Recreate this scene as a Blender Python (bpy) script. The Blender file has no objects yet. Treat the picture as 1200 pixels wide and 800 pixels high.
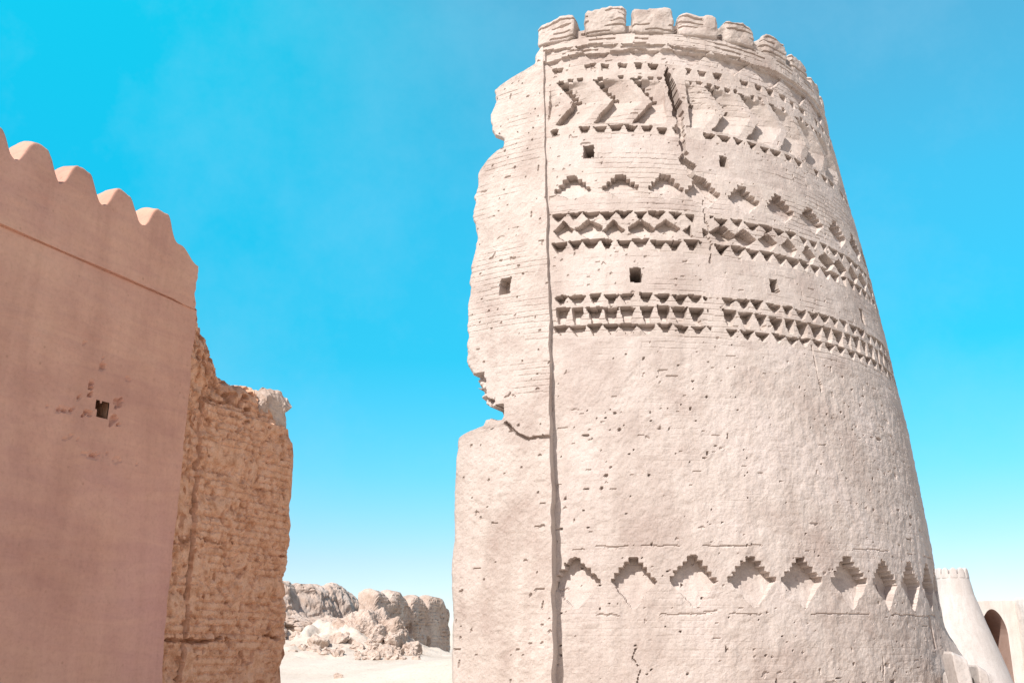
import bpy, math, random
import numpy as np
from mathutils import Vector

random.seed(7)
rng = np.random.RandomState(11)
scene = bpy.context.scene
C = scene.collection
EYE = 1.6
PITCH = 16.7

# ------------------------------------------------------------------ helpers
def vnoise(P, scale, seed=0):
    """smooth 3-D value noise in [-1,1]; P (...,3)"""
    Q = np.asarray(P, dtype=np.float64) / scale + 1000.0 + seed * 17.31
    I = np.floor(Q).astype(np.int64)
    f = Q - I
    f = f * f * (3 - 2 * f)
    def h(ix, iy, iz):
        n = (ix * 374761393 + iy * 668265263 + iz * 2147483647 + seed * 1274126177) & 0xFFFFFFFF
        n = ((n ^ (n >> 13)) * 1274126177) & 0xFFFFFFFF
        n = ((n ^ (n >> 16)) * 2246822519) & 0xFFFFFFFF
        n = n ^ (n >> 15)
        return (n & 0xFFFFFF) / float(0xFFFFFF)
    x, y, z = I[..., 0], I[..., 1], I[..., 2]
    fx, fy, fz = f[..., 0], f[..., 1], f[..., 2]
    r = 0
    for dx in (0, 1):
        for dy in (0, 1):
            for dz in (0, 1):
                w = (fx if dx else 1 - fx) * (fy if dy else 1 - fy) * (fz if dz else 1 - fz)
                r = r + w * h(x + dx, y + dy, z + dz)
    return r * 2 - 1

def fbm(P, scale, octs, seed=0, gain=0.5):
    r, a = 0, 1.0
    for k in range(octs):
        r = r + a * vnoise(P, scale / 2 ** k, seed + k)
        a *= gain
    return r

def sstep(a, b, x):
    t = np.clip((x - a) / (b - a), 0, 1)
    return t * t * (3 - 2 * t)

def root(name, loc, label, cat, group=None):
    o = bpy.data.objects.new(name, None)
    C.objects.link(o)
    o.location = loc
    o.empty_display_size = 0.3
    o['label'] = label
    o['category'] = cat
    if group:
        o['group'] = group
    return o

def tag(o, label=None, cat=None, group=None, kind=None):
    if label: o['label'] = label
    if cat: o['category'] = cat
    if group: o['group'] = group
    if kind: o['kind'] = kind
    return o

def world_loc(o):
    v = Vector((0, 0, 0))
    while o is not None:
        v = v + o.location
        o = o.parent
    return v

def mesh_obj(name, V, Fq, mat, parent=None, smooth=False, origin=None):
    """V (n,3) in world coordinates, Fq (m,4) quads (or list of polygons)"""
    V = np.asarray(V, dtype=np.float64)
    if parent is not None:
        base = np.array(world_loc(parent))
    elif origin is not None:
        base = np.array(origin, dtype=float)
    else:
        base = np.zeros(3)
    me = bpy.data.meshes.new(name)
    V = V - base
    if isinstance(Fq, np.ndarray):
        k = Fq.shape[1]
        me.vertices.add(len(V))
        me.vertices.foreach_set('co', V.astype(np.float32).ravel())
        me.loops.add(Fq.size)
        me.loops.foreach_set('vertex_index', Fq.astype(np.int32).ravel())
        me.polygons.add(len(Fq))
        me.polygons.foreach_set('loop_start', np.arange(0, Fq.size, k, dtype=np.int32))
        me.update(calc_edges=True)
        me.validate()
    else:
        me.from_pydata([tuple(v) for v in V], [], [tuple(f) for f in Fq])
        me.update()
    me.polygons.foreach_set('use_smooth', np.full(len(me.polygons), smooth, dtype=bool))
    me.materials.append(mat)
    o = bpy.data.objects.new(name, me)
    C.objects.link(o)
    if parent is not None:
        o.parent = parent
    elif origin is not None:
        o.location = origin
    return o

def grid_faces(nr, nc, wrap=False):
    idx = np.arange(nr * nc).reshape(nr, nc)
    if wrap:
        idx = np.concatenate([idx, idx[:, :1]], axis=1)
    a = idx[:-1, :-1]; b = idx[:-1, 1:]; c = idx[1:, 1:]; d = idx[1:, :-1]
    return np.stack([a, b, c, d], axis=-1).reshape(-1, 4)

class Bag:
    """several grids collected into ONE mesh"""
    def __init__(self): self.V = []; self.F = []; self.n = 0
    def add(self, V, F):
        V = np.asarray(V).reshape(-1, 3)
        self.V.append(V); self.F.append(np.asarray(F) + self.n); self.n += len(V)
    def grid(self, P, mask=None, wrap=False):
        nr, nc = P.shape[:2]
        F = grid_faces(nr, nc, wrap)
        V = P.reshape(-1, 3)
        if mask is not None:
            F = F[mask.reshape(-1)]
            if len(F) == 0: return
            used = np.unique(F)
            remap = np.zeros(len(V), dtype=np.int64); remap[used] = np.arange(len(used))
            V = V[used]; F = remap[F]
        self.add(V, F)
    def build(self, name, mat, parent=None, **k):
        return mesh_obj(name, np.concatenate(self.V), np.concatenate(self.F), mat, parent, **k)

def solid_box(P000, ex, ey, ez, n=(8, 8, 8), power=5.0, noise=0.02, nscale=0.2, seed=1, warp=None):
    """rounded, noisy block: centre P000, half-extent vectors; returns V,F"""
    nx = max(n)
    faces = []
    V = []; F = []; cnt = 0
    def face(ax, sgn):
        nonlocal cnt
        a, b = [(1, 2), (0, 2), (0, 1)][ax]
        u = np.linspace(-1, 1, n[a] + 1); v = np.linspace(-1, 1, n[b] + 1)
        U, W = np.meshgrid(u, v, indexing='ij')
        Q = np.zeros(U.shape + (3,))
        Q[..., ax] = sgn; Q[..., a] = U; Q[..., b] = W
        f = grid_faces(*U.shape)
        flip = (sgn > 0) ^ (ax == 1)
        if not flip: f = f[:, ::-1]
        V.append(Q.reshape(-1, 3)); F.append(f + cnt); cnt += U.size
    for ax in range(3):
        for sg in (-1, 1): face(ax, sg)
    Q = np.concatenate(V); F = np.concatenate(F)
    # weld duplicated border vertices
    key = np.round(Q * 10000).astype(np.int64)
    uq, inv = np.unique(key, axis=0, return_inverse=True)
    inv = inv.reshape(-1)
    F = inv[F]; Q = uq / 10000.0
    nrm = (np.abs(Q) ** power).sum(axis=1) ** (1 / power)
    Q = Q / nrm[:, None]
    if warp is not None: Q = warp(Q)
    W = np.asarray(P000) + Q[:, :1] * np.asarray(ex) + Q[:, 1:2] * np.asarray(ey) + Q[:, 2:] * np.asarray(ez)
    if noise:
        D = np.stack([fbm(W, nscale, 4, seed + 31 * k) for k in range(3)], axis=1)
        W = W + D * noise
    return W, F

# ------------------------------------------------------------------ materials
def mud(name, base, dark, light, bump=0.5, fine=60.0, patch=1.2, streak=False, speck=0.0, spec_col=(0.2, 0.1, 0.05), band=0.0, dist=0.012, second=None):
    m = bpy.data.materials.new(name)
    m.use_nodes = True
    nt = m.node_tree
    N, L = nt.nodes, nt.links
    bs = N['Principled BSDF']
    bs.inputs['Roughness'].default_value = 0.95
    bs.inputs['Specular IOR Level'].default_value = 0.1
    tc = N.new('ShaderNodeTexCoord')
    def noise(sc, det, rough=0.55, mapping=None, distort=0.0):
        n = N.new('ShaderNodeTexNoise')
        n.inputs['Scale'].default_value = sc
        n.inputs['Detail'].default_value = det
        n.inputs['Roughness'].default_value = rough
        n.inputs['Distortion'].default_value = distort
        src = tc.outputs['Object']
        if mapping:
            mp = N.new('ShaderNodeMapping'); mp.inputs['Scale'].default_value = mapping
            L.new(src, mp.inputs['Vector']); src = mp.outputs['Vector']
        L.new(src, n.inputs['Vector'])
        return n.outputs['Fac']
    def ramp(fac, stops):
        r = N.new('ShaderNodeValToRGB')
        e = r.color_ramp.elements
        e[0].position, e[0].color = stops[0][0], (*stops[0][1], 1)
        e[1].position, e[1].color = stops[-1][0], (*stops[-1][1], 1)
        for p, c in stops[1:-1]:
            q = e.new(p); q.color = (*c, 1)
        L.new(fac, r.inputs['Fac'])
        return r.outputs['Color']
    def mix(f, a, b, mode='MIX'):
        x = N.new('ShaderNodeMix'); x.data_type = 'RGBA'; x.blend_type = mode
        if isinstance(f, (int, float)): x.inputs[0].default_value = f
        else: L.new(f, x.inputs[0])
        for s, v in ((x.inputs[6], a), (x.inputs[7], b)):
            if isinstance(v, tuple): s.default_value = (*v, 1)
            else: L.new(v, s)
        return x.outputs[2]
    col = ramp(noise(patch, 7, 0.6), [(0.3, dark), (0.5, base), (0.72, light)])
    if second:
        s = N.new('ShaderNodeMapRange'); s.inputs[1].default_value = 0.45; s.inputs[2].default_value = 0.70; s.inputs[4].default_value = 0.75
        L.new(noise(0.28, 4, 0.6), s.inputs[0])
        col = mix(s.outputs[0], col, second)
    g = ramp(noise(fine, 5, 0.7), [(0.32, (0.80, 0.78, 0.76)), (0.5, (1, 1, 1)), (0.75, (1.08, 1.07, 1.06))])
    col = mix(0.45 if second else 1.0, col, g, 'MULTIPLY')
    if streak:
        s = ramp(noise(1.0, 6, 0.62, (2.2, 2.2, 0.30), 0.9), [(0.36, (0.88, 0.86, 0.85)), (0.6, (1.03, 1.03, 1.03))])
        col = mix(0.55 if second else 0.8, col, s, 'MULTIPLY')
    if band:
        s = ramp(noise(1.0, 7, 0.65, (0.6, 0.6, 4.0), 1.6), [(0.36, (0.86, 0.80, 0.84)), (0.62, (1.06, 1.05, 1.0))])
        col = mix(band, col, s, 'MULTIPLY')
    if speck:
        vo = N.new('ShaderNodeTexVoronoi'); vo.inputs['Scale'].default_value = fine * 0.3
        L.new(tc.outputs['Object'], vo.inputs['Vector'])
        mr = N.new('ShaderNodeMapRange'); mr.inputs[1].default_value = 0.06; mr.inputs[2].default_value = 0.16
        mr.inputs[3].default_value = speck; mr.inputs[4].default_value = 0.0
        L.new(vo.outputs['Distance'], mr.inputs[0])
        n2 = noise(3.0, 4)
        mm = N.new('ShaderNodeMath'); mm.operation = 'MULTIPLY'
        mr2 = N.new('ShaderNodeMapRange'); mr2.inputs[1].default_value = 0.5; mr2.inputs[2].default_value = 0.62
        L.new(n2, mr2.inputs[0]); L.new(mr.outputs[0], mm.inputs[0]); L.new(mr2.outputs[0], mm.inputs[1])
        col = mix(mm.outputs[0], col, spec_col)
    L.new(col, bs.inputs['Base Color'])
    b1 = N.new('ShaderNodeBump'); b1.inputs['Strength'].default_value = bump; b1.inputs['Distance'].default_value = dist
    L.new(noise(fine * 0.45, 8, 0.72), b1.inputs['Height'])
    L.new(b1.outputs['Normal'], bs.inputs['Normal'])
    return m

M_TOWER = mud('pale_mud_plaster', (0.51, 0.442, 0.402), (0.42, 0.345, 0.31), (0.565, 0.49, 0.455), bump=0.65, fine=55, patch=0.9, streak=True, speck=0.5, spec_col=(0.25, 0.13, 0.07))
M_BRICK = mud('pale_mud_brick', (0.51, 0.442, 0.398), (0.42, 0.343, 0.305), (0.57, 0.49, 0.45), bump=0.5, fine=60, patch=1.5, streak=True, speck=0.4, spec_col=(0.25, 0.13, 0.07))
M_WALL = mud('smooth_mud_render', (0.615, 0.355, 0.266), (0.49, 0.265, 0.205), (0.70, 0.43, 0.315), bump=0.35, fine=24, patch=0.6, streak=True, band=0.4, dist=0.008, second=(0.54, 0.295, 0.27), speck=0.35)
M_STUB = mud('weathered_mud_brick', (0.65, 0.385, 0.255), (0.46, 0.23, 0.13), (0.71, 0.46, 0.33), bump=1.0, fine=44, patch=8.0, speck=0.7, spec_col=(0.18, 0.07, 0.03))
M_RUIN = mud('eroded_mud', (0.50, 0.40, 0.34), (0.38, 0.28, 0.22), (0.57, 0.485, 0.425), bump=0.8, fine=14, patch=1.6, dist=0.03)
M_SAND = mud('pale_sand', (0.57, 0.49, 0.42), (0.50, 0.42, 0.35), (0.61, 0.54, 0.47), bump=0.5, fine=20, patch=0.6, dist=0.02)
M_FORT = mud('pale_restored_plaster', (0.52, 0.475, 0.45), (0.485, 0.44, 0.41), (0.55, 0.505, 0.48), bump=0.3, fine=20, patch=0.4, streak=True)
M_LIME = mud('pale_limewash', (0.66, 0.60, 0.555), (0.60, 0.54, 0.49), (0.70, 0.64, 0.60), bump=0.4, fine=16, patch=0.8, streak=True)
M_ARCH = mud('arch_shaded_mud', (0.42, 0.29, 0.24), (0.36, 0.24, 0.2), (0.46, 0.33, 0.28), bump=0.4, fine=15, patch=1)  # darker than the walls: the archway's inner shade is put into the colour

# ------------------------------------------------------------------ the round tower
CX, CY = 2.333, 19.86
RZ = [-1, 0, 1.06, 2.2, 3.3, 4.4, 6.4, 7.3, 8.24, 9.3, 10.5, 11.6, 12.6, 13.5]
RR = [5.42, 5.39, 5.36, 5.31, 5.25, 5.16, 5.0, 4.87, 4.73, 4.57, 4.39, 4.23, 4.06, 3.9]
# smooth the profile
_zz = np.linspace(-1, 13.5, 300)
_rr = np.polyval(np.polyfit(RZ, RR, 5), _zz)
def Rz(z): return np.interp(z, _zz, _rr)
def tilt(z): return np.interp(z, [2.8, 6.8, 8.2, 10, 12.4], [-0.05, 0.15, 0.22, 0.32, 0.18])
SEAM_Z = [-1, 1.15, 2.88, 4.12, 5.45, 6.87, 8.44, 10.15, 11.54, 12.2]
SEAM_T = [-0.326, -0.326, -0.328, -0.335, -0.344, -0.358, -0.380, -0.404, -0.427, -0.435]
EDGE_Z = [-1, 1.13, 1.48, 2.33, 3.34, 4.40, 4.72, 4.80, 4.86, 5.01, 5.16, 5.30, 5.53, 5.92, 6.83, 7.46, 8.09, 8.45, 9.13, 9.57, 9.75, 9.90, 9.96, 10.10, 10.16, 10.25, 10.39, 10.86, 11.27, 11.39, 11.46, 11.55, 11.83, 12.1]
EDGE_T = [-0.613, -0.613, -0.619, -0.628, -0.635, -0.646, -0.642, -0.610, -0.556, -0.546, -0.558, -0.572, -0.602, -0.642, -0.665, -0.672, -0.667, -0.686, -0.695, -0.695, -0.655, -0.616, -0.592, -0.590, -0.606, -0.640, -0.656, -0.668, -0.666, -0.600, -0.555, -0.490, -0.460, -0.450]
ZTOP = 11.92

def cyl(th, z, r):
    return np.stack([CX + r * np.sin(th), CY - r * np.cos(th), z], axis=-1)

tower = root('mud_brick_tower', (CX, CY, 0), 'big round tapering mud brick tower with carved ornament bands, broken open on its left', 'tower')

step = 0.0155
zr = np.arange(-0.4, ZTOP + 1e-6, step)
nr = len(zr)
seam = np.interp(zr, SEAM_Z, SEAM_T)
edge = np.interp(zr, EDGE_Z, EDGE_T)
zline = np.stack([zr * 0, zr * 0, zr], -1)
seam = seam + 0.0055 * fbm(zline, 0.5, 4, 5)
edge = edge + 0.012 * fbm(zline, 0.28, 4, 9) * sstep(4.9, 5.2, zr) + 0.004 * fbm(zline, 0.4, 4, 3)

T1 = 1.52
nc = 610
u = np.linspace(0, 1, nc)
TH = seam[:, None] * (1 - u) + T1 * u
Z = np.repeat(zr[:, None], nc, 1)
R0 = Rz(Z)
P0 = cyl(TH, Z, R0)
arc = TH * 4.8
ZT = Z + tilt(Z) * (TH + 0.30)          # band height: the upper courses dip towards the right
A2 = np.stack([arc, arc * 0, Z], -1)
jit = vnoise(A2, 0.11, 71) * 0.017 + vnoise(A2, 0.05, 73) * 0.007
ZJ = ZT + jit
THJ = TH + vnoise(A2, 0.10, 72) * 0.0050
DEP = np.zeros_like(Z)
LAB = np.zeros(Z.shape, dtype=np.int32)     # per-vertex part id
parts = {0: 'shaft'}

def deepen(mask, d):
    global DEP
    DEP = np.where(mask, np.maximum(DEP, d), DEP)

def teeth(t0, t1, sp, zt, h, depth, wf, seed, flat=0.0, diamond=False, gap=(0.14, 0.185), skip=0.04):
    """row of cut teeth; pointing down, or diamonds"""
    k = np.floor((THJ - t0) / sp)
    uu = (THJ - t0) / sp - k - 0.5
    n = int((t1 - t0) / sp) + 3
    r = np.random.RandomState(seed)
    jw = 1 + 0.25 * r.uniform(-1, 1, n); jd = 1 + 0.3 * r.uniform(-1, 1, n); jz = 0.018 * r.uniform(-1, 1, n); ju = 0.08 * r.uniform(-1, 1, n)
    on = (r.uniform(0, 1, n) > skip)
    ki = np.clip(k, 0, n - 1).astype(int)
    t = (zt + jz[ki] - ZJ) / h
    c = (k >= 0) & (THJ <= t1) & on[ki] & ~((THJ > gap[0]) & (THJ < gap[1]))
    if diamond:
        ins = (np.abs(uu - ju[ki]) / (wf * 0.5 * jw[ki]) + np.abs(t - 0.5) * 2) < 1.0
        d = depth * jd[ki] * (1.0 - 0.75 * np.clip(t, 0, 1))
    else:
        wid = wf * 0.5 * jw[ki] * np.clip(1 - np.maximum(t, 0) * (1 - flat), 0, 1)
        ins = (t > 0) & (t < 1) & (np.abs(uu - ju[ki]) < wid)
        d = depth * jd[ki] * (1.0 - 0.75 * np.clip(t, 0, 1))
    deepen(c & ins, d)

# lattice rows: z values are at theta=-0.30
# band of triangular teeth
teeth(-0.350, 1.30, 0.0532, 6.89, 0.17, 0.20, 1.0, 1, flat=0.12, skip=0)
teeth(-0.350, 1.30, 0.0532, 6.67, 0.27, 0.22, 0.92, 2, flat=0.35, skip=0)
teeth(-0.350, 1.30, 0.0532, 6.37, 0.16, 0.18, 1.0, 3, flat=0.1, skip=0)
# band of diamonds between two rows of teeth
teeth(-0.365, 1.30, 0.0560, 8.37, 0.16, 0.20, 0.96, 4, gap=(0.125, 0.185), skip=0)
teeth(-0.370, 1.30, 0.0900, 8.23, 0.37, 0.23, 0.98, 5, diamond=True, gap=(0.11, 0.15), skip=0)
teeth(-0.360, 1.30, 0.0545, 7.86, 0.19, 0.22, 1.02, 6, gap=(0.14, 0.185), flat=0.15, skip=0)
# row of brick ends below the chevrons
teeth(-0.400, 1.30, 0.0590, 10.06, 0.13, 0.16, 0.80, 7, flat=0.4, gap=(0.10, 0.2))
# dotted rows above the chevrons
teeth(-0.400, 1.30, 0.066, 11.36, 0.13, 0.12, 0.62, 8, flat=0.6, gap=(0.08, 0.16), skip=0.12)
teeth(-0.370, 1.30, 0.040, 11.09, 0.08, 0.08, 0.55, 9, flat=0.7, gap=(0.06, 0.17), skip=0.35)

# chevrons: sawtooth relief pointing right
cz0, cz1, cap = 10.12, 11.04, 10.58
ph = (THJ + 0.29 + 0.075 * np.abs(ZJ - cap) / 0.45) / 0.1495
ph = ph - np.floor(ph)
inz = (ZJ > cz0) & (ZJ < cz1) & (TH > -0.395) & (TH < 1.35) & ~((TH > 0.06) & (TH < 0.15))
fade = sstep(cz0, cz0 + 0.05, ZJ) * (1 - sstep(cz1 - 0.10, cz1, ZJ))
deepen(inz, 0.17 * (1 - np.clip(ph / 0.75, 0, 1)) * fade)
# dotted upper strokes of the chevrons (brick ends)
bz = np.floor((ZJ - cap) / 0.085)
bp = (TH + 0.29 + 0.075 * np.abs((bz + 0.5) * 0.085) / 0.45) / 0.1495
bp = bp - np.floor(bp)
zz = (ZJ - cap) / 0.085 - bz
deepen(inz & (ZJ > cap + 0.02) & (bp < 0.20) & (zz > 0.15) & (zz < 0.88), 0.22)

# pyramids under the parapet
pu = (TH + 0.105) / 0.19
pu = np.abs(pu - np.round(pu)) * 0.19 * 4.4
t = (ZJ - 11.40) / 0.36
inp = (ZJ > 11.40) & (ZJ < 11.74) & (TH > -0.42) & (TH < 1.4)
deepen(inp & (pu > 0.40 * (1 - t)), 0.055 + 0.02 * vnoise(A2, 0.12, 31))

# arch frieze: stepped peaks with a floor rising towards the foot
def peaks(t0, n, sp, ztop, zlow, zbot, hw, depth, steps, labbase, name, seed, taper):
    r = np.random.RandomState(seed)
    for i in range(n):
        tc = t0 + i * sp + r.uniform(-.006, .006)
        zt_ = ztop + r.uniform(-.025, .025)
        w = hw * (1 + r.uniform(-.08, .08))
        du = np.abs(THJ - tc) / w
        tt = np.clip((zt_ - ZJ) / (zt_ - zlow), 0, 1)
        ts = np.ceil(tt * steps) / steps                       # brick steps
        up = (ZJ <= zt_) & (ZJ >= zlow) & (du < ts + 0.04)
        lo = (ZJ < zlow) & (ZJ > zbot) & (du < 1.0 - (zlow - ZJ) / (zlow - zbot))
        tot = np.clip((zt_ - ZJ) / (zt_ - zbot), 0, 1)
        d = depth * (1 - tot ** taper[i if i < len(taper) else -1])
        deepen((up | lo) & (d > 0.012), d)
        LAB[(up | lo)] = labbase + i
        parts[labbase + i] = name

# part bands first (niches override)
def zone(z0, z1, lab, name, tmax=2):
    LAB[(ZT > z0) & (ZT < z1) & (TH < tmax)] = lab
    parts[lab] = name
zone(2.02, 2.95, 1, 'niche_frieze')
zone(6.16, 6.92, 2, 'tooth_band')
zone(7.62, 8.42, 3, 'lattice_band')
zone(8.62, 9.22, 4, 'arch_frieze')
zone(9.88, 11.38, 5, 'chevron_frieze')
LAB[Z > 11.56 + 0.02 * vnoise(A2, 0.3, 8)] = 6; parts[6] = 'parapet'
peaks(-0.270, 11, 0.1545, 2.84, 2.47, 2.10, 0.060, 0.22, 5, 20, 'stepped_niche', 21, [1.0, 1.0, 1.2, 1.3, 1.6, 2.2, 3, 3, 3])
# upper peaks
ZT_keep = ZJ
peaks(-0.290, 3, 0.164, 9.10, 8.78, 8.62, 0.062, 0.20, 4, 40, 'peaked_niche', 22, [1.0])
peaks(0.165, 7, 0.157, 9.08, 8.76, 8.50, 0.058, 0.19, 4, 44, 'peaked_niche', 23, [1.2])

# square beam holes
HOLES = [(-0.234, 9.53, .085, .12), (0.263, 9.35, .07, .11), (-0.083, 7.18, .085, .125), (0.385, 7.12, .075, .12), (0.835, 7.02, .06, .13), (0.93, 1.85, .05, .25)]
for i, (t_, z_, w_, h_) in enumerate(HOLES):
    jx = vnoise(A2, 0.06, 90 + i) * 0.016
    m_ = (np.abs((TH - t_) * Rz(z_) + jx) < w_) & (np.abs(Z - z_ + jx) < h_)
    DEP[m_] = 0.75 if i < 5 else 0.06
    if i < 5:
        LAB[m_] = 60 + i; parts[60 + i] = 'beam_hole'

# long crack from the parapet down between the bands
ck_z = [8.55, 8.65, 8.88, 9.04, 9.36, 9.87, 10.22, 10.66, 10.87, 11.1, 11.3]
ck_t = [0.205, 0.191, 0.166, 0.138, 0.113, 0.107, 0.104, 0.099, 0.086, 0.082, 0.08]
ck_w = [0.0, .07, .12, .09, .06, .06, .065, .105, .10, .04, 0.0]
ckt = np.interp(Z, ck_z, ck_t) + 0.010 * vnoise(A2, 0.22, 41) + 0.006 * vnoise(A2, .07, 42)
ckw = np.interp(Z, ck_z, ck_w, left=0, right=0) * (1 + 0.6 * vnoise(A2, 0.13, 43))
cd = np.abs(TH - ckt) * 4.5 / np.maximum(ckw, 1e-4)
ckdep = np.interp(Z, [8.5, 9.0, 9.5, 10.2, 10.5, 10.9, 11.2], [.10, .22, .14, .16, .55, .55, .15])
DEP = np.where(cd < 1, np.maximum(DEP, ckdep * (1 - 0.4 * cd)), DEP)
# thin cracks
for (t_, za, zb, w_, sd) in [(0.505, 5.4, 6.18, .012, 51), (0.16, 7.4, 8.6, .010, 52), (0.6, 0.8, 1.5, .01, 53), (-0.12, 0.5, 1.6, .008, 54)]:
    c_ = np.abs(TH - t_ - 0.012 * fbm(A2, .3, 3, sd)) * 5 < w_ * (1 + vnoise(A2, .1, sd + 3))
    DEP = np.where(c_ & (Z > za) & (Z < zb), DEP + 0.045, DEP)

# relief of the mud: brick courses above, rough straw plaster below
course = (ZT / 0.098) - np.floor(ZT / 0.098)
low = 1 - sstep(5.2, 6.6, Z)
cn = sstep(0.0, 0.7, fbm(A2 * np.array([0.35, 1, 1.0]), 0.30, 3, 61))
REL = -0.009 * (np.abs(course - 0.5) > 0.41) * cn * (1 - 0.75 * low)
bid = np.floor(arc / 0.24 + 0.5 * np.floor(ZT / 0.098)); 
REL = REL + 0.006 * vnoise(np.stack([bid * 1.0, np.floor(ZT / 0.098), bid * 0], -1), 0.77, 62) * (1 - 0.8 * low)
REL = REL + 0.020 * fbm(P0, 1.5, 2, 63) + 0.0065 * fbm(P0, 0.13, 4, 64, 0.62) * (0.7 + 0.6 * low)
streak = fbm(A2 * np.array([1, 1, 0.3]), 0.10, 3, 65)
REL = REL + 0.005 * streak * low
# pits where straw and clay have fallen out
pit = vnoise(A2, 0.062, 66); pm = fbm(A2, 0.9, 3, 67)
thr = 0.76 - 0.12 * pm - 0.12 * sstep(0.45, 0.75, TH) * (1 - sstep(0.85, 1.0, TH)) * low
REL = REL - np.where(pit > thr, 0.06 * np.clip((pit - thr) / 0.05, 0, 1), 0) * (0.35 + 0.65 * low)
pit2 = vnoise(A2 * np.array([0.45, 1, 1]), 0.05, 68)
REL = REL - np.where(pit2 > 0.88 - .06 * pm, 0.02, 0)
# ragged horizontal scars
sc = vnoise(A2 * np.array([0.18, 1, 1]), 0.07, 69)
REL = REL - np.where(sc > 0.93, 0.012, 0)
# the parapet overhangs a worn ledge
lip = 11.56 + 0.035 * vnoise(A2, 0.3, 8) + 0.02 * vnoise(A2, 0.09, 7)
OUT = (0.075 - 0.045 * sstep(0.55, 0.9, TH)) * sstep(-0.01, 0.01, Z - lip)
# parapet brick joints, heavier
jt = np.abs(course - 0.5) > 0.36
REL = REL - np.where((Z > lip) & jt & (vnoise(A2 * np.array([.5, 1, 1]), 0.16, 75) > 0.25), 0.05, 0)
# worn lower edge on the niche frieze: horizontal joint lines
for zl in (2.98, 2.04):
    REL = REL - np.where((np.abs(ZJ - zl) < 0.010) & (vnoise(A2, 0.35, 76) > 0.1), 0.02, 0)

RAD = R0 - DEP + REL + OUT
# foot of the wall swells out on the far right
RAD = RAD + 0.30 * (1 - sstep(1.2, 2.1, Z)) * sstep(0.85, 1.25, TH)
PM = cyl(TH, Z, RAD)

FL = LAB[:-1, :-1]
mats = {'stepped_niche': M_TOWER, 'peaked_niche': M_TOWER, 'beam_hole': M_BRICK}
made = {}
order = [0] + [k for k in sorted(parts) if k != 0]
for k in order:
    mk = (FL == k)
    if not mk.any(): continue
    b = Bag(); b.grid(PM, mk)
    nm = parts[k]
    if k == 0:
        # unseen back of the shaft, down to where it breaks off, and the roof
        thb = np.linspace(T1, 3.3, 60)
        zb = zr[::12]
        TB, ZB = np.meshgrid(thb, zb)
        PB = cyl(TB, ZB, Rz(ZB))
        PB = PB + 0.02 * fbm(PB, 1.0, 3, 3)[..., None] * 0 
        PB = PB + (0.30 * (1 - sstep(1.2, 2.1, ZB)) * (1 - sstep(2.0, 2.6, TB)))[..., None] * np.stack([np.sin(TB), -np.cos(TB), 0 * TB], -1)
        PB[:, 0] = PM[::12][:, -1][:len(zb)]
        b.grid(PB)
    par = tower
    if nm == 'stepped_niche': par = made.get(1, tower)
    if nm == 'peaked_niche': par = made.get(4, tower)
    o = b.build(nm, mats.get(nm, M_TOWER if k in (0, 1) else M_BRICK), par)
    made[k] = o

# plain flank left of the seam, standing a little proud of the ornamented wall
ncf = 125
uf = np.linspace(0, 1, ncf)
THf = edge[:, None] * (1 - uf) + seam[:, None] * uf
Zf = np.repeat(zr[:, None], ncf, 1)
P0f = cyl(THf, Zf, Rz(Zf))
Af = np.stack([THf * 4.8, THf * 0, Zf], -1)
ZTf = Zf + 0.05 * (THf + 0.3)
coursef = ZTf / 0.098 - np.floor(ZTf / 0.098)
lowf = 1 - sstep(4.7, 4.95, Zf)
proud = np.interp(Zf, [0, 3, 5, 6.5, 12], [0.26, 0.24, 0.19, 0.10, 0.06])
cnf = sstep(-0.3, 0.5, fbm(Af * np.array([0.35, 1, 1.0]), 0.3, 3, 81))
RELf = proud - 0.009 * (np.abs(coursef - 0.5) > 0.41) * cnf * (1 - lowf)
RELf = RELf + 0.02 * fbm(P0f, 1.4, 2, 82) + 0.0075 * fbm(P0f, 0.11, 4, 83, .70)
pitf = vnoise(Af, 0.08, 84)
RELf = RELf - np.where(pitf > 0.87, 0.03, 0)
scf = vnoise(Af * np.array([0.25, 1, 1]), 0.07, 85)
RELf = RELf - np.where((scf > 0.84), 0.012, 0) * (1 - lowf)
# broken edge rounds off
eb = (THf - edge[:, None]) * 4.8
RELf = RELf - 0.10 * np.clip(1 - eb / 0.10, 0, 1) ** 2
# scar and cavity by the broken step
rag = vnoise(Af, 0.09, 86) * 0.05 + vnoise(Af, .2, 87) * .04
cav = ((np.abs(Zf - 5.07 - 0.55 * (-0.50 - THf)) < 0.11 + rag) & (THf < -0.485))
RELf = np.where(cav, RELf - 0.38, RELf)
scar = (np.abs(THf + 0.56 - 0.09 * (5.35 - Zf)) * 4.8 < 0.14 + 1.5 * rag) & (Zf > 4.95) & (Zf < 5.75)
RELf = np.where(scar, RELf - 0.12 - 0.08 * vnoise(Af, .07, 88), RELf)
ckz = np.interp(THf, [-0.50, -0.46, -0.43, -0.40, -0.35], [4.98, 4.80, 4.66, 4.58, 4.60])
RELf = np.where((np.abs(Zf - ckz - .02 * vnoise(Af, .08, 89)) < 0.022) & (THf > -0.5) & (vnoise(Af, .3, 90) > -.35), RELf - 0.07, RELf)
LBf = np.zeros(Zf.shape, int)
mh = (np.abs((THf + 0.514) * 4.9 + .02 * vnoise(Af, .07, 92)) < 0.095) & (np.abs(Zf - 7.19 + .03 * vnoise(Af, .08, 91)) < 0.14)
RELf = np.where(mh, RELf - 0.22, RELf); LBf[mh] = 1
mh2 = (np.abs((THf + 0.497) * 4.9) < 0.06 + .02 * vnoise(Af, .06, 94)) & (np.abs(Zf - 5.02) < 0.09)
RELf = np.where(mh2, RELf - 0.42, RELf); LBf[mh2] = 2
PF = cyl(THf, Zf, Rz(Zf) + RELf)
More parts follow.
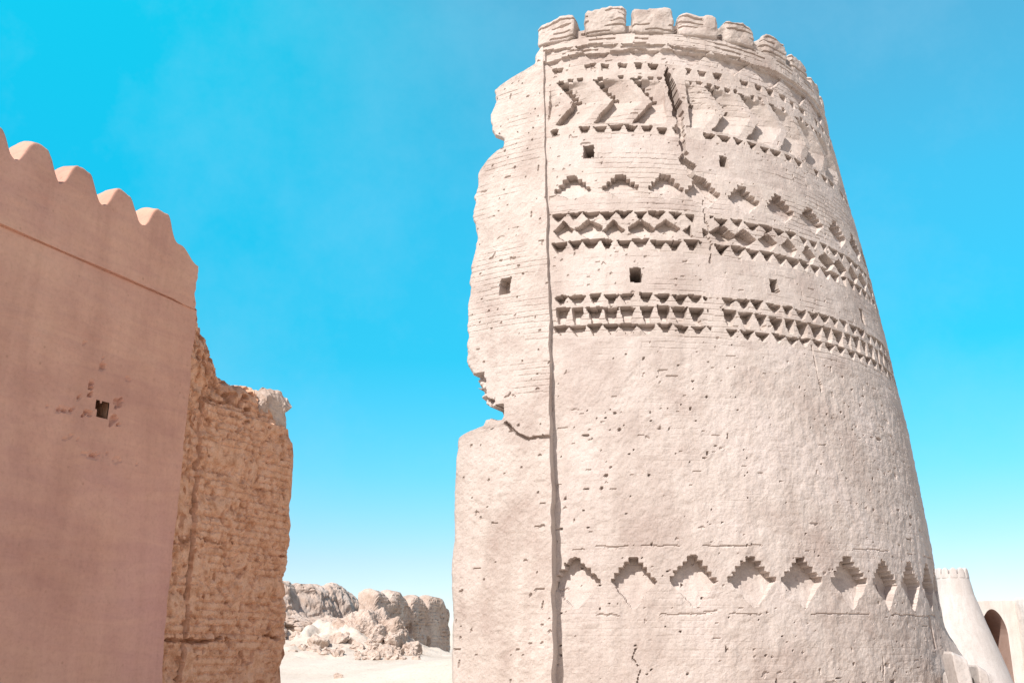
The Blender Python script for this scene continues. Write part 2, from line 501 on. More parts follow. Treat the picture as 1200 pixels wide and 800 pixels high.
lastc = cyl(seam, zr, Rz(zr) - 0.09)[:, None]
PFx = np.concatenate([PF, lastc], axis=1)
LBq = LBf[:-1, :-1]; LBq = np.concatenate([LBq, np.zeros((nr - 1, 1), int)], 1)
b = Bag(); b.grid(PFx, LBq == 0)
flank = b.build('plain_flank', M_BRICK, tower)
flank['label'] = 'plain brick flank without ornament left of the vertical seam'
for k in (1, 2):
    b = Bag(); b.grid(PF, LBf[:-1, :-1] == k); b.build('beam_hole', M_BRICK, flank)

# broken face: from the ragged left edge back to the far side
nb = 90
sub = slice(0, nr, 2)
E0 = PF[sub, 0]
zs = zr[sub]
B1 = cyl(np.full(len(zs), 3.3), zs, Rz(zs))
w = np.linspace(0, 1, nb)[None, :, None] ** 1.6
PBk = E0[:, None] * (1 - w) + B1[:, None] * w
dirn = np.array([-0.945, 0.32, 0.0])
env = np.clip(w / 0.05, 0, 1) * np.clip((1 - w) / 0.05, 0, 1)
PBk = PBk - dirn * env * (0.25 + 0.22 * fbm(PBk, 1.2, 5, 95)[..., None])
b = Bag(); b.grid(PBk[:, ::-1])
# roof over the core, inside the parapet
thr_ = np.linspace(seam[-1], 3.3, 80)
ring = cyl(thr_, np.full(80, ZTOP - 0.02), Rz(ZTOP) - 0.1)
cen = np.array([CX - 0.3, CY + 0.6, ZTOP - 0.02])
rf = np.stack([ring, (ring + cen) / 2, np.repeat(cen[None], 80, 0)], 0)
b.grid(rf)
b.build('broken_core', M_RUIN, tower)

# parapet backing and merlons
def arc_block(t0, t1, z0, z1, r_out, r_in, nt, nz, noise, seed, name, mat, rnd=0.06, courses=True, parent=tower, zcap=None, pw=9):
    """closed block bent round the tower"""
    def warp(Q): return Q
    V, F = solid_box((0, 0, 0), (1, 0, 0), (0, 1, 0), (0, 0, 1), n=(nt, 6, nz), power=pw, noise=0)
    th = t0 + (V[:, 0] + 1) / 2 * (t1 - t0)
    z = z0 + (V[:, 2] + 1) / 2 * (z1 - z0)
    r = r_out + (V[:, 1] + 1) / 2 * (r_in - r_out)
    z = z - tilt(z) * 0.0
    W = cyl(th, z, r)
    A = np.stack([th * 4.3, r, z], -1)
    if zcap is not None: z = z0 + (z - z0) * (np.interp(th, *zcap) - z0) / (z1 - z0)
    if courses:
        zc = z / 0.105
        c = np.abs(zc - np.floor(zc) - 0.5) > 0.36
        g = vnoise(A * np.array([.45, .45, 1]), 0.16, seed + 3) > -0.05
        outer = V[:, 1] < -0.5
        r = np.where(c & g & outer, r - 0.045, r)
    r = r + noise * 0.6 * fbm(A, 0.18, 4, seed)
    th = th + noise * 0.22 * fbm(A, 0.2, 4, seed + 1)
    z = z + noise * (0.5 + 0.9 * (V[:, 2] > 0)) * fbm(A, 0.25, 4, seed + 2)
    return mesh_obj(name, cyl(th, z, r), F, mat, parent)

RT = Rz(12.2)
arc_block(-0.452, 1.9, ZTOP - 0.25, 12.20, RT + 0.015, RT - 0.45, 400, 16, 0.05, 300, 'parapet_backing', M_BRICK, pw=20, zcap=([-.5, .2, .6, .95, 2], [12.20, 12.16, 12.06, 11.94, 11.94]))
mer = [(-0.374, .172, 12.38), (-0.165, .174, 12.47), (0.035, .174, 12.42), (0.233, .170, 12.37), (0.424, .158, 12.36), (0.624, .155, 12.35), (0.818, .150, 12.26), (1.005, .150, 12.14), (1.20, .15, 12.12), (1.40, .15, 12.15), (1.60, .15, 12.2), (1.79, .15, 12.2)]
for i, (tc, wd, zt_) in enumerate(mer):
    arc_block(tc - wd / 2, tc + wd / 2, 11.90 - 0.06 * max(0, tc), zt_, RT + 0.165 - 0.075 * min(1, max(0, tc - .55) / .35), RT - 0.30, 44, 40, 0.034, 320 + 7 * i, 'merlon', M_BRICK, pw=8)

# ------------------------------------------------------------------ rendered wall on the left
AL = math.atan(0.439)
WD = np.array([math.sin(AL), math.cos(AL), 0]); WN = np.array([math.cos(AL), -math.sin(AL), 0])
W0 = np.array([-5.37, 10.4, 0.0])
def wp(s, z, out=0.0):
    s = np.asarray(s, float); z = np.asarray(z, float)
    return W0 + s[..., None] * WD + np.asarray(out, float)[..., None] * WN + z[..., None] * np.array([0, 0, 1.0])
wall = root('rendered_mud_wall', tuple(wp(0.0, 0.0)), 'smooth reddish mud wall in shade with rounded wavy crest and thin ledge line', 'wall')
S0, S1 = -9.0, 2.84
ZSTR = 5.93
def panel_off(A, out, amp, seed):
    O = out + amp * fbm(A, 0.9, 4, seed) + amp * 0.25 * fbm(A, .14, 3, seed + 4)
    return O + amp * 0.35 * fbm(A * np.array([0.2, 1, 1]), 0.12, 3, seed + 5)
def panel(name, s0, s1, z0, z1, out, ds, dz, thick, amp, seed, parent, mat, hole=None, endnoise=0.0, zwarp=None):
    ns = max(2, int((s1 - s0) / ds)); nz = max(2, int((z1 - z0) / dz))
    s = np.linspace(s0, s1, ns); z = np.linspace(z0, z1, nz)
    Zg, Sg = np.meshgrid(z, s, indexing='ij')
    A = np.stack([Sg, Sg * 0, Zg], -1)
    if endnoise:
        Sg = Sg + endnoise * fbm(np.stack([Zg, Zg * 0, Zg * 0], -1), 0.4, 4, seed + 9) * sstep(s1 - 0.5, s1, Sg)
    if zwarp is not None: Zg = zwarp(Sg, Zg)
    O = panel_off(A, out, amp, seed)
    hm = None
    if hole is not None: O, hm = hole(Sg, Zg, A, O)
    P = wp(Sg, Zg, O)
    b = Bag()
    m = None if hm is None else ~hm[:-1, :-1]
    b.grid(P, m)
    if thick:
        e = np.concatenate([P[0, :], P[:, -1][1:], P[-1, ::-1][1:], P[::-1, 0][1:-1]])
        back = e - WN * 0
        off = ((e - W0) @ WN)
        back = e - np.outer(off + thick, WN)
        b.grid(np.stack([back, e], 0), wrap=True)
        q = [wp(s0, z0, -thick), wp(s1, z0, -thick), wp(s1, z1, -thick), wp(s0, z1, -thick)]
        b.add(np.array([np.asarray(v) for v in q]), np.array([[3, 2, 1, 0]]))
    o = b.build(name, mat, parent)
    return o, P, hm
def wall_hole(S, Z_, A, O):
    # the square beam hole and the chipped render round it
    s_, z_ = 1.41, 4.265
    r = np.hypot(S - s_, (Z_ - z_) * 0.9)
    ch = fbm(A, 0.14, 4, 401)
    O = np.where((ch > 0.10 + 1.9 * r) , O - 0.035, O)
    O = np.where((ch > 0.42 + 0.7 * r) & (r < 0.9), O - 0.016, O)
    m = (np.abs(S - s_ + .02 * vnoise(A, .06, 402)) < 0.095) & (np.abs(Z_ - z_ + .02 * vnoise(A, .06, 403)) < 0.10)
    return O, m
field, PW, hm = panel('wall_face', S0, S1, -0.3, ZSTR, 0.0, 0.028, 0.028, 0.9, 0.011, 400, wall, M_WALL, hole=wall_hole, endnoise=0.02)
# the hole itself: a deep recess
b = Bag()
V = []
for (a_, c_) in ((-1, -1), (1, -1), (1, 1), (-1, 1)):
    V.append(wp(1.41 + a_ * .13, 4.265 + c_ * .13, -0.03))
for (a_, c_) in ((-1, -1), (1, -1), (1, 1), (-1, 1)):
    V.append(wp(1.41 + a_ * .34, 4.265 + c_ * .30, -0.8))
b.add(np.array(V), np.array([[0, 1, 5, 4], [1, 2, 6, 5], [2, 3, 7, 6], [3, 0, 4, 7], [4, 5, 6, 7]]))
b.build('beam_hole', M_STUB, field)
# parapet above the ledge line, a little proud
panel('parapet', S0, S1 - 0.05, ZSTR + 0.022, 6.71, 0.030, 0.03, 0.03, 0.36, 0.010, 430, wall, M_WALL, endnoise=0.07, zwarp=lambda S, Zz: Zz - 0.020 * sstep(2.35, 2.6, S) * (Zz < ZSTR + .03) - (0.17 * sstep(2.42, 2.76, S)) * np.clip((Zz - 6.3) / 0.4, 0, 1))
b = Bag()
# recessed joint under the parapet
sj = np.linspace(S0, 2.6, 60)
b.grid(np.stack([wp(sj, np.full(60, ZSTR - 0.002), np.full(60, -0.02)), wp(sj, np.full(60, ZSTR + 0.026), np.full(60, -0.02))], 0))
b.build('ledge_joint', M_WALL, wall)

def crest(s0, s1, prof, name, seed):
    """rounded merlon: profile extruded through the parapet's thickness"""
    n = 40; nt = 12
    s = np.linspace(s0, s1, n)
    h = prof(np.linspace(0, 1, n))
    zt_ = 6.712 + h
    rows = []
    tl = np.linspace(0, 1, nt)
    # front from base to top, over, and down the back
    for f in np.linspace(0, 1, 14):
        zf = 6.709 + (h + .003) * f
        rows.append((zf, panel_off(np.stack([s, s * 0, zf], -1), 0.030, 0.010, 430) - 0.014 * f ** 6))
    for f in tl[1:]: rows.append((zt_ + 0.02 * math.sin(f * math.pi), 0.018 - 0.348 * f + 0 * h))
    for f in np.linspace(1, 0, 10)[1:]: rows.append((6.712 + h * f, -0.33 + 0 * h))
    P = np.stack([wp(s, z_, o_) for z_, o_ in rows], 0)
    A = P
    nv = fbm(A, 0.35, 4, seed)[..., None]
    P = P + nv * 0.034 * np.array([0, 0, 1.0]) * np.clip((P[..., 2:] - 6.712) / 0.08, 0, 1) 
    b = Bag(); b.grid(P)
    return b.build(name, M_WALL, wall, smooth=True)
for k in range(-13, 4):
    s_ = 0.65 * k + 0.075 + 0.02 * math.sin(k * 5.1)
    hh = 0.325 + 0.028 * math.sin(k * 2.3)
    lf = 0.33
    crest(s_ - 0.325, s_ + 0.325, lambda t, hh=hh: 0.004 + hh * sstep(0.0, 0.74, 1 - np.abs(2 * t - 1)), 'merlon', 500 + k)

# ------------------------------------------------------------------ generic eroded wall with depth
def eroded(name, o0, d, length, top, base, thick, ds, nv, amp, scale, seed, mat, parent=None, origin=None, lean=0.08, courses=0.0, topround=0.35, ridge=None, smooth=False, detail=5, jointz=False, bev=0.18, pockets=()):
    d = np.array([d[0], d[1], 0.0]); d /= np.linalg.norm(d)
    nrm = np.array([d[1], -d[0], 0.0])
    ns = int(length / ds)
    s = np.linspace(0, length, ns)
    H = top(s)
    v = np.linspace(0, 1, nv)
    nf = int(nv * 0.58); ntp = int(nv * 0.27)
    P = np.zeros((nv, ns, 3))
    for i in range(nv):
        if i < nf:
            f = i / (nf - 1)
            z = base + (H - base) * f; o = -lean * f * (H - base) * np.ones(ns)
            rr = np.clip((f - (1 - topround * 0.4)) / (topround * 0.4), 0, 1); o = o - rr ** 2 * thick * bev; z = z - rr ** 2 * 0.0
        elif i < nf + ntp:
            f = (i - nf + 1) / ntp
            o0_ = -lean * (H - base) - thick * bev
            o = o0_ * (1 - f) + (-thick) * f
            z = H + topround * thick * 0.5 * math.sin(f * math.pi) * np.ones(ns)
        else:
            f = (i - nf - ntp + 1) / (nv - nf - ntp)
            o = -thick * np.ones(ns); z = H * (1 - f) + base * f
        P[i] = np.array(o0) + s[:, None] * d + o[:, None] * nrm + z[:, None] * np.array([0, 0, 1.0])
    w = fbm(P, scale, detail, seed, 0.55)
    rid = np.abs(vnoise(P, scale * 0.6, seed + 50))
    disp = amp * w - amp * 0.6 * (1 - rid) ** 4
    Z_ = P[..., 2]
    if courses:
        c = Z_ / 0.10; cc = np.abs(c - np.floor(c) - 0.5) > 0.38
        disp = disp - courses * cc * (vnoise(P * np.array([.5, .5, 1]), .25, seed + 7) > -0.15)
        pit = vnoise(P, 0.07, seed + 8); disp = disp - np.where(pit > 0.62, courses * 2.2, 0)
    S3 = np.repeat(s[None], nv, 0)
    for (ps, pz, pw_, ph_, pd) in pockets:      # hollows worn into the face
        q = ((S3 - ps + .12 * fbm(P, .35, 3, 71)) / pw_) ** 2 + ((Z_ - pz + .12 * fbm(P, .35, 3, 72)) / ph_) ** 2
        fr = (np.arange(nv) < nf)[:, None]
        disp = disp - pd * fr * (1 - sstep(.55, 1.0, q))
    if jointz:      # old vertical joint and two level cracks in the masonry
        S2 = np.repeat(s[None], nv, 0)
        jl = 0.47 + 0.02 * fbm(np.stack([Z_, Z_ * 0, Z_ * 0], -1), .5, 4, 55)
        disp = disp - 0.13 * ((np.abs(S2 - jl) < 0.007 + .010 * vnoise(P, .10, 56)) & (Z_ < 4.8) & (vnoise(P, .3, 54) > -.55))
        disp = disp + 0.05 * (S2 > jl) * (Z_ < 4.8) - 0.05 * np.clip(fbm(P, .16, 4, 53, .7), -.1, 1)
        disp = disp - 0.22 * np.clip(fbm(P, .22, 4, 52, .65), 0, .9) * sstep(4.85, 5.1, Z_) - 0.10 * (vnoise(P, .09, 51) > .5) * sstep(4.7, 5.0, Z_)
        for zc_, sa, sb in ((2.95, .25, 1.3), (1.72, 0, 2.4), (4.86, .35, 1.5)):
            disp = disp - 0.12 * ((np.abs(Z_ - zc_ - .05 * fbm(P, .4, 3, 57)) < 0.012 + .02 * vnoise(P, .1, 58)) & (S2 > sa) & (S2 < sb) & (vnoise(P, .25, 59) > -.3))
    P = P + disp[..., None] * nrm
    P[..., 2] += amp * 0.7 * fbm(P, scale * 0.8, 4, seed + 20) * np.clip((Z_ - base) / np.maximum(H - base, .1), 0, 1) ** 4
    endf = (np.clip(1 - s / 0.25, 0, 1) + np.clip(1 - (length - s) / 0.25, 0, 1))
    P = P + (amp * 0.8 * fbm(P, scale * 0.5, 4, seed + 30) * (s / length - 0.5) * 2 * np.clip(np.abs(s / length - .5) * 2, 0, 1) ** 6)[..., None] * d
    b = Bag(); b.grid(P)
    for col, fl in ((0, False), (ns - 1, True)):
        e = P[:, col]
        cen = np.repeat(((e[0] + e[nf] + e[nf + ntp] + e[-1]) / 4)[None], nv, 0)
        cen = cen + (cen[:1] - cen) * 0
        g = []
        for f in np.linspace(0, 1, 16):
            q = e * (1 - f) + cen * f
            bulge = 0.25 * thick * math.sqrt(max(0.0, 1 - (1 - f) ** 2)) * (1 if fl else -1)
            nq = fbm(q, .35, 5, seed + 77, .6) * amp * 1.2 * math.sin(min(1, f * 2) * math.pi / 2) * (1 - f ** 6)
            g.append(q + (bulge + nq)[:, None] * d)
        g = np.stack(g, 0)
        b.grid(g if fl else g[::-1])
    if ridge is not None: ridge(b)
    return b.build(name, mat, parent, origin=origin, smooth=smooth)

# broken stub at the end of the rendered wall: bare eroded brick
stub = root('ruined_wall_stub', tuple(wp(4.0, 0.0)), 'rough crumbling brick wall stub at the end of the smooth reddish wall', 'wall')
tops_s = [0, .10, .20, .30, .45, .64, .85, 1.07, 1.4, 1.75, 2.05, 2.3]
tops_z = [6.75, 6.68, 6.55, 6.28, 5.92, 5.60, 5.36, 5.24, 5.20, 5.22, 5.14, 5.02]
def stub_top(s):
    Q = np.stack([s, s * 0, s * 0], -1)
    return np.interp(s, tops_s, tops_z) + 0.07 * fbm(Q, .22, 4, 601, 0.65)
def cracks(b): pass
eroded('masonry', wp(2.84, 0.0, -0.10), WD[:2], 2.48, stub_top, -0.3, 1.05, 0.02, 420, 0.05, 0.55, 610, M_STUB, stub, courses=0.022, lean=0.012, topround=0.12, jointz=True)
# heap of fallen mud resting on the stub's top
V, F = solid_box(wp(5.00, 5.02, -0.50), WD * 0.42, WN * 0.36, np.array([0, 0, 0.36]), n=(60, 40, 40), power=2.4, noise=0.075, nscale=0.22, seed=620)
b = Bag(); b.add(V, F); b.build('crumbled_top', M_RUIN, stub)
V, F = solid_box(wp(3.12, 5.2, -0.50), WD * 0.34, WN * 0.34, np.array([0, 0, 0.85]), n=(50, 40, 60), power=2.6, noise=0.12, nscale=0.22, seed=640)
b = Bag(); b.add(V, F); b.build('broken_brickwork', M_STUB, stub)

# ------------------------------------------------------------------ ground
def ground_z(x, y):
    r = np.hypot(x, y)
    z = 1.35 * (sstep(10, 28, r) * (1 - sstep(3, 8, x)) + (1.85 * sstep(130, 400, r) - 1.0 * sstep(30, 65, r)) * sstep(3, 8, x))
    z = z + 0.75 * np.exp(-(((x + 5.2) / 2.4) ** 2 + ((y - 30.5) / 3.2) ** 2))
    z = z + 0.45 * np.exp(-(((x + 1.0) / 1.6) ** 2 + ((y - 21.5) / 2.2) ** 2))
    z = z + 0.12 * np.exp(-(((x + 4.1) / 1.1) ** 2 + ((y - 29.4) / 1.3) ** 2))
    return z
def axis(f0, f1, fine, lo, hi):
    a = [np.arange(f0, f1, fine)]
    x, st, L = f1, fine, []
    while x < hi:
        L.append(x); st *= 1.22; x += st
    L.append(hi); a.append(np.array(L))
    x, st, L = f0, fine, []
    while x > lo:
        st *= 1.22; x -= st; L.append(max(x, lo))
    a.insert(0, np.array(L[::-1]))
    return np.concatenate(a)
gx = axis(-9, 3, 0.08, -3000, 3000); gy = axis(14, 36, 0.10, -3000, 3000)
GX, GY = np.meshgrid(gx, gy)
GZ = ground_z(GX, GY)
G3 = np.stack([GX, GY, GX * 0], -1)
nearw = 1 - sstep(60, 200, np.hypot(GX, GY))
rub = np.exp(-(((GX + 5.0) / 2.6) ** 2 + ((GY - 29.5) / 3.0) ** 2))
GZ = GZ + nearw * (0.05 * fbm(G3, 1.8, 4, 701) + 0.012 * fbm(G3, .25, 3, 702) + rub * (0.22 * np.abs(fbm(G3, 0.7, 4, 703)) + 0.17 * fbm(G3, .34, 4, 704, .65)))
b = Bag(); b.grid(np.stack([GX, GY, GZ], -1))
tag(b.build('ground', M_SAND, smooth=True), kind='structure')

# ------------------------------------------------------------------ far ruins between the walls
def topA(s):
    Q = np.stack([s, s * 0, s * 0], -1)
    return np.interp(s, [0, 1, 2, 3, 4, 5.2, 6.3], [2.36, 2.40, 2.42, 2.52, 2.48, 2.52, 2.45]) + 0.10 * fbm(Q, .5, 4, 801)
o = eroded('ruined_rampart', (-6.55, 27.4, 0), (.43, .903), 6.3, topA, 1.2, 2.2, 0.035, 150, 0.13, 0.75, 810, M_RUIN, origin=(-5.5, 30, 1.5), lean=0.0, topround=0.85, bev=0.34, detail=6, courses=0.022, pockets=[(0.9, 1.9, .28, .34, .35), (1.7, 2.0, .3, .30, .4), (2.5, 1.95, .24, .42, .4), (3.3, 2.0, .32, .35, .45), (4.3, 2.05, .3, .36, .4), (5.2, 2.1, .26, .35, .4)])
tag(o, 'lumpy eroded mud rampart with hollowed face, nearest the reddish wall stub', 'ruin')
def topB(s):
    z = 2.78 + 0 * s
    for c, w_, h_ in ((0.1, .5, .42), (1.05, .50, .42), (2.05, .42, .34), (3.05, .52, .36)):
        z = np.maximum(z, 2.78 + h_ * np.clip(1 - ((s - c) / w_) ** 2, 0, 1) ** 0.5)
    Q = np.stack([s, s * 0, s * 0], -1)
    return z + 0.04 * fbm(Q, .3, 4, 821)
o = eroded('ruined_rampart', (-3.8, 30.2, 0), (.49, .872), 3.75, topB, 1.0, 0.7, 0.03, 130, 0.05, 0.5, 830, M_RUIN, origin=(-2.9, 32, 1.4), lean=0.0, topround=0.2, bev=0.08, courses=0.016, detail=6, pockets=[(2.6, 1.75, .14, .22, .12), (1.6, 2.2, .10, .16, .1)])
tag(o, 'shaded old mud wall with worn lobed battlements beside the big tower', 'ruin')

# rubble mound and fallen clods
V, F = solid_box((-4.0, 29.9, 1.55), (1.15, 0.5, 0), (-0.4, 0.95, 0), (0, 0, 1.12), n=(90, 80, 60), power=2.0, noise=0.0)
lump = fbm(V, 0.6, 6, 861, 0.62)
Nn = V - np.array([-4.0, 29.9, 1.2]); Nn /= np.linalg.norm(Nn, axis=1)[:, None]
pk = vnoise(V, 0.22, 862)
V = V + Nn * (0.17 * lump - 0.16 * np.clip(pk - .35, 0, 1) * 2)[:, None]
b = Bag(); b.add(V, F)
tag(b.build('rubble_heap', M_RUIN, origin=(-4.0, 29.9, 1.4)), 'pale heap of collapsed mud brick rubble between the two old ramparts', 'rubble')
def clod(x, y, r, seed, lab, group=None, flat=0.7):
    z = float(ground_z(np.array(x), np.array(y)))
    a = random.uniform(0, 3.14)
    V, F = solid_box((x, y, z + r * flat * 0.55), (r * math.cos(a), r * math.sin(a), 0), (-r * .8 * math.sin(a), r * .8 * math.cos(a), 0), (0, 0, r * flat), n=(12, 12, 12), power=3.6, noise=r * 0.34, nscale=r * 0.8, seed=seed)
    b = Bag(); b.add(V, F)
    o = b.build('mud_clod', M_RUIN, origin=(x, y, z))
    tag(o, lab, 'clod', group)
def at(px, y):        # point on the ground at depth y seen in column px
    return (px - 600) / 1200 * 0.957 * y
clod(at(462, 28.6), 28.6, 0.34, 901, 'largest fallen mud block leaning at the foot of the lobed old wall', flat=0.75)
clod(at(483, 28.2), 28.2, 0.26, 902, 'rounded pale mud lump right of the largest fallen block', flat=0.6)
clod(at(372, 27.2), 27.2, 0.26, 903, 'broad pale block below the hollowed rampart face', flat=0.7)
clod(at(395, 27.6), 27.6, 0.24, 904, 'pale upright block among the rubble under the rampart', flat=0.8)
GL = 'small fallen mud clods strewn on the sandy slope below the ruins'
for i in range(80):
    px = random.uniform(333, 492) if i < 46 else random.gauss(432, 22); y = random.uniform(25.6, 28.8)
    clod(at(px, y), y, random.choice([.06, .07, .09, .11, .14, .18]), 910 + i, 'small fallen mud clod on the pale slope below the ruined ramparts', GL, flat=random.uniform(.5, .8))
clod(at(398, 21.5), 21.5, 0.09, 980, 'small dark clod alone low on the smooth sand near the bottom edge')

# ------------------------------------------------------------------ restored fort beyond on the right
ft = root('slender_fort_tower', (29.35, 70, -1.2), 'pale slender tapering plaster tower with scalloped crown behind the big tower', 'tower')
fz = np.linspace(-1.6, 6.35, 100); fth = np.linspace(0, 2 * math.pi, 128, endpoint=False)
FT, FZ = np.meshgrid(fth, fz)
fr = np.interp(FZ, [-1.6, 0.5, 1.5, 3, 5, 6.4], [3.25, 2.62, 2.32, 1.86, 1.27, 1.02])
FP = np.stack([29.35 + fr * np.sin(FT), 70 - fr * np.cos(FT), FZ], -1)
FP = FP + 0.02 * fbm(FP, .8, 3, 41)[..., None]
b = Bag(); b.grid(FP, wrap=True)
topc = np.array([29.35, 70, 6.30])
b.grid(np.stack([FP[-1], np.repeat(topc[None], 128, 0)], 0), wrap=True)
b.build('shaft', M_FORT, ft)
for k in range(12):
    a0 = (k + .08) * 2 * math.pi / 12; a1 = (k + .92) * 2 * math.pi / 12
    V, F = solid_box((0, 0, 0), (1, 0, 0), (0, 1, 0), (0, 0, 1), n=(10, 4, 10), power=8, noise=0)
    th = a0 + (V[:, 0] + 1) / 2 * (a1 - a0); z = 6.05 + (V[:, 2] + 1) / 2 * (0.72 - 0.18 * np.abs(V[:, 0]) ** 2.0)
    r = np.interp(z, [6, 6.8], [1.11, 1.03]) - (V[:, 1] + 1) / 2 * 0.3
    mesh_obj('merlon', np.stack([29.35 + r * np.sin(th), 70 - r * np.cos(th), z], -1), F, M_FORT, ft, smooth=True)

# gatehouse wall with a deep arch
gh = root('arched_fort_building', (37, 78, -1.2), 'pale flat topped fort building with a deep dark arched doorway at the right edge', 'building')
Yg = 76.0
def gx_(px, y): return (px - 600) / 1200 * 0.969 * y
aw0, aw1 = gx_(1146, Yg), gx_(1177, Yg)
ac = (aw0 + aw1) / 2; ahw = (aw1 - aw0) / 2
def archz(x):
    return 2.6 + 1.75 * np.clip(1 - (np.abs(x - ac) / ahw) ** 1.9, 0, 1) ** 0.62
xs = np.unique(np.concatenate([np.linspace(gx_(1120, Yg), aw0, 6), np.linspace(aw0, aw1, 40), np.linspace(aw1, gx_(1290, Yg), 10)]))
topz = 4.93 + 0.022 * (xs - ac) + 0.03 * np.sin(xs * 2.7) * np.sin(xs * 1.1)
inside = (xs > aw0 - 1e-6) & (xs < aw1 + 1e-6)
b = Bag()
rows = []
Pt = np.stack([np.stack([xs, xs * 0 + Yg, topz], -1), np.stack([xs, xs * 0 + Yg + 5, topz], -1), np.stack([xs, xs * 0 + Yg + 5, 0 * topz - 1.6], -1)], 0)
# the face right of each arch side needs square jambs
def side(x0, x1):
    m = (xs >= x0 - 1e-6) & (xs <= x1 + 1e-6)
    return m
for m in (xs <= aw0 + 1e-6, inside, xs >= aw1 - 1e-6):
    X = xs[m]; T = topz[m]
    lo = archz(X) if m is inside else 0 * X - 1.6
    b.grid(np.stack([np.stack([X, 0 * X + Yg, lo * (1 - f) + T * f], -1) for f in np.linspace(0, 1, 6)], 0))
b.grid(Pt)
b.build('wall', M_LIME, gh)
xi = np.linspace(aw0, aw1, 40)
prof = np.concatenate([[[aw0, -1.6]], np.stack([xi, archz(xi)], -1), [[aw1, -1.6]]])
b = Bag()
b.grid(np.stack([np.stack([prof[:, 0], prof[:, 0] * 0 + Yg + dd, prof[:, 1]], -1) for dd in (0, 3.0)], 0))
V = np.stack([prof[:, 0], prof[:, 0] * 0 + Yg + 3.0, prof[:, 1]], -1)
cb = np.array([[ac, Yg + 3.0, 1.5]])
b.grid(np.stack([V, np.repeat(cb, len(V), 0)], 0))
b.build('archway', M_ARCH, gh)
# projecting pier at the frame edge
x0 = gx_(1193, 75.6)
V, F = solid_box((x0 + 2.2, 75.5, 1.75), (2.2, 0, 0), (0, 0.8, 0), (0, 0, 3.4), n=(30, 10, 40), power=30, noise=0.035, nscale=.8)
b = Bag(); b.add(V, F); b.build('pier', M_LIME, gh)

# low battlemented parapet by the foot of the big tower
lp = root('low_parapet_wall', (6.9, 16.2, 0.3), 'low pale battlemented parapet descending beside the foot of the big tower', 'wall')
def lx(px, y): return (px - 600) / 1200 * 0.952 * y
yl = 16.1
b = Bag()
V, F = solid_box((lx(1138, yl) + .10, yl + .42, 0.42), (0.36, 0, 0), (0, .12, 0), (0, 0, 0.85), n=(30, 4, 14), power=12, noise=0.01, nscale=.3, seed=5)
b.add(V, F); b.build('wall', M_FORT, lp)
for (xa, xb, zt_) in ((1114, 1132, 1.56), (1141, 1153, 1.37), (1159, 1168, 1.12)):
    x0, x1 = lx(xa, yl), lx(xb, yl)
    V, F = solid_box(((x0 + x1) / 2 + .03, yl, zt_ / 2 + .1), ((x1 - x0) / 2, 0, 0), (0, .2, 0), (-.06 , 0, zt_ / 2 - .1), n=(10, 6, 16), power=14, noise=0.012, nscale=.25, seed=int(xa))
    V[:, 2] -= 0.10 * np.clip((V[:, 0] - x0) / (x1 - x0), 0, 1) * (V[:, 2] > zt_ * .6)
    b = Bag(); b.add(V, F); b.build('merlon', M_FORT, lp)

# ------------------------------------------------------------------ camera, light, sky
cam = bpy.data.cameras.new('camera'); co = bpy.data.objects.new('camera', cam); C.objects.link(co)
cam.sensor_width = 36; cam.lens = 36; cam.clip_end = 8000; cam.clip_start = 0.1
co.location = (0, 0, EYE); co.rotation_euler = (math.radians(90 + PITCH), 0, 0)
scene.camera = co

EL, AZ = 47.0, 217.0          # sun behind the camera, to the left
sun = bpy.data.lights.new('sun', 'SUN'); so = bpy.data.objects.new('sun', sun); C.objects.link(so)
sun.energy = 4.2; sun.angle = math.radians(0.5); sun.color = (1.0, 0.955, 0.90)
sd = Vector((math.sin(math.radians(AZ)) * math.cos(math.radians(EL)), math.cos(math.radians(AZ)) * math.cos(math.radians(EL)), math.sin(math.radians(EL))))
so.rotation_euler = sd.to_track_quat('Z', 'Y').to_euler()
so.location = (-20, -20, 30)

w = bpy.data.worlds.new('World'); scene.world = w; w.use_nodes = True
nt = w.node_tree; N, L = nt.nodes, nt.links
bg = N['Background']
sky = N.new('ShaderNodeTexSky'); sky.sky_type = 'NISHITA'; sky.sun_disc = False
sky.sun_elevation = math.radians(EL); sky.sun_rotation = math.radians(AZ)
sky.altitude = 1000; sky.air_density = 1.0; sky.dust_density = 0.6; sky.ozone_density = 1.0
# the air here is hazy turquoise: cyan overhead, paler towards the right and milky at the horizon
wc = N.new('ShaderNodeTexCoord'); sx = N.new('ShaderNodeSeparateXYZ'); L.new(wc.outputs['Generated'], sx.inputs[0])
def sky_ramp(stops):
    r = N.new('ShaderNodeValToRGB'); e = r.color_ramp.elements
    e[0].position, e[0].color = stops[0][0], (*stops[0][1], 1)
    e[1].position, e[1].color = stops[-1][0], (*stops[-1][1], 1)
    for p_, c_ in stops[1:-1]:
        q = e.new(p_); q.color = (*c_, 1)
    L.new(sx.outputs['Z'], r.inputs['Fac']); return r.outputs['Color']
lft = sky_ramp([(0.0, (.76, .70, .82)), (0.08, (.62, .72, .78)), (0.16, (.34, .90, .92)), (0.27, (.11, 1.14, 1.08)), (0.41, (.05, 1.60, 1.42)), (0.56, (.04, 2.2, 1.75)), (0.72, (.30, 1.5, 1.4)), (0.9, (.95, 1.0, 1.0))])
rgt = sky_ramp([(0.0, (.76, .70, .82)), (0.08, (.62, .72, .78)), (0.16, (.34, .90, .90)), (0.27, (.11, 1.12, 1.06)), (0.41, (.26, 1.46, 1.34)), (0.56, (.58, 1.62, 1.42)), (0.72, (.5, 1.4, 1.3)), (0.9, (.95, 1.0, 1.0))])
mr = N.new('ShaderNodeMapRange'); mr.interpolation_type = 'SMOOTHSTEP'
mr.inputs[1].default_value = -0.35; mr.inputs[2].default_value = 0.15
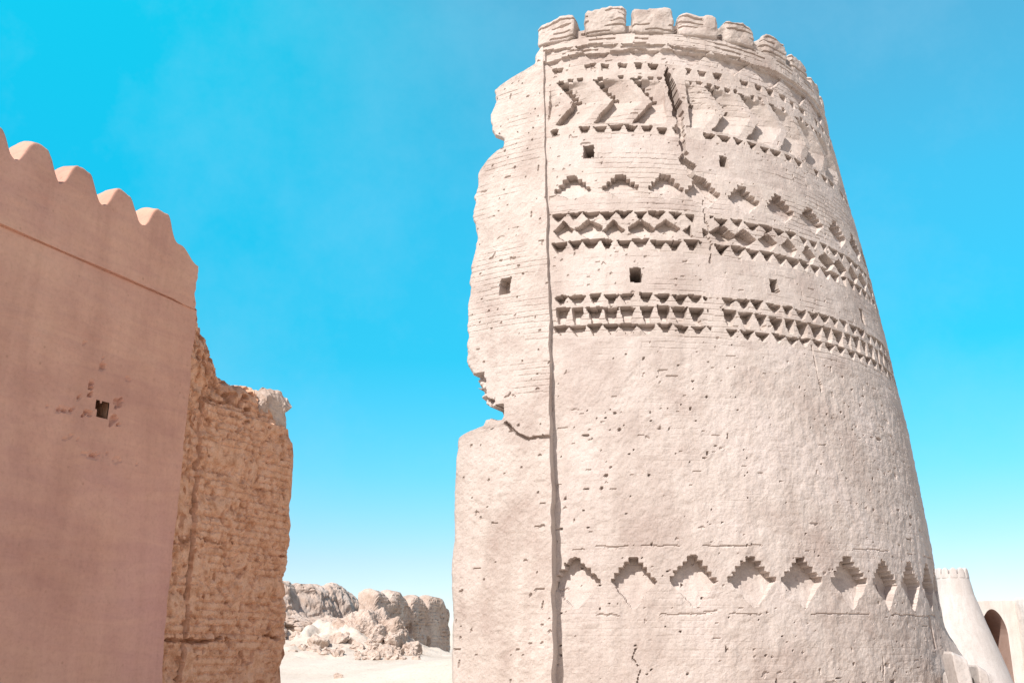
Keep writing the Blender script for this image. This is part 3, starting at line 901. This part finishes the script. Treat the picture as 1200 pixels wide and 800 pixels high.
L.new(sx.outputs['X'], mr.inputs[0])
mx = N.new('ShaderNodeMix'); mx.data_type = 'RGBA'
L.new(mr.outputs[0], mx.inputs[0]); L.new(lft, mx.inputs[6]); L.new(rgt, mx.inputs[7])
mu = N.new('ShaderNodeMix'); mu.data_type = 'RGBA'; mu.blend_type = 'MULTIPLY'; mu.inputs[0].default_value = 1.0
# unseen sky behind the camera, tinted warm and dimmed to shape the fill light
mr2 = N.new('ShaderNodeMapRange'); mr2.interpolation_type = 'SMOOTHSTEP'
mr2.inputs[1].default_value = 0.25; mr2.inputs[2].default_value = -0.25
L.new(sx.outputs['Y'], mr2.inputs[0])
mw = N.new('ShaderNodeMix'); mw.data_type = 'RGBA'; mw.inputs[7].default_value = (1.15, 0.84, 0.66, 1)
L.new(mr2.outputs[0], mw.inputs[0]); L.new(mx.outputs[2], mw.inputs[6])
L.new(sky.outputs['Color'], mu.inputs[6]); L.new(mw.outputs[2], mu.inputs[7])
# faint uneven thin haze
hz = N.new('ShaderNodeTexNoise'); hz.inputs['Scale'].default_value = 3.0; hz.inputs['Detail'].default_value = 7; hz.inputs['Roughness'].default_value = 0.68
L.new(wc.outputs['Generated'], hz.inputs['Vector'])
hm_ = N.new('ShaderNodeMapRange'); hm_.inputs[1].default_value = 0.45; hm_.inputs[2].default_value = 0.80; hm_.inputs[3].default_value = 0.0; hm_.inputs[4].default_value = 0.20
L.new(hz.outputs['Fac'], hm_.inputs[0])
hx = N.new('ShaderNodeMix'); hx.data_type = 'RGBA'; hx.inputs[7].default_value = (2.6, 4.2, 5.4, 1)
L.new(hm_.outputs[0], hx.inputs[0]); L.new(mu.outputs[2], hx.inputs[6])
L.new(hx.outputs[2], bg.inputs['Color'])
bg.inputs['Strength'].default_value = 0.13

vs = scene.view_settings
vs.view_transform = 'Standard'; vs.look = 'None'; vs.gamma = 1.0; vs.use_curve_mapping = False
vs.exposure = 0.56
scene.cycles.max_bounces = 8
scene.cycles.diffuse_bounces = 5
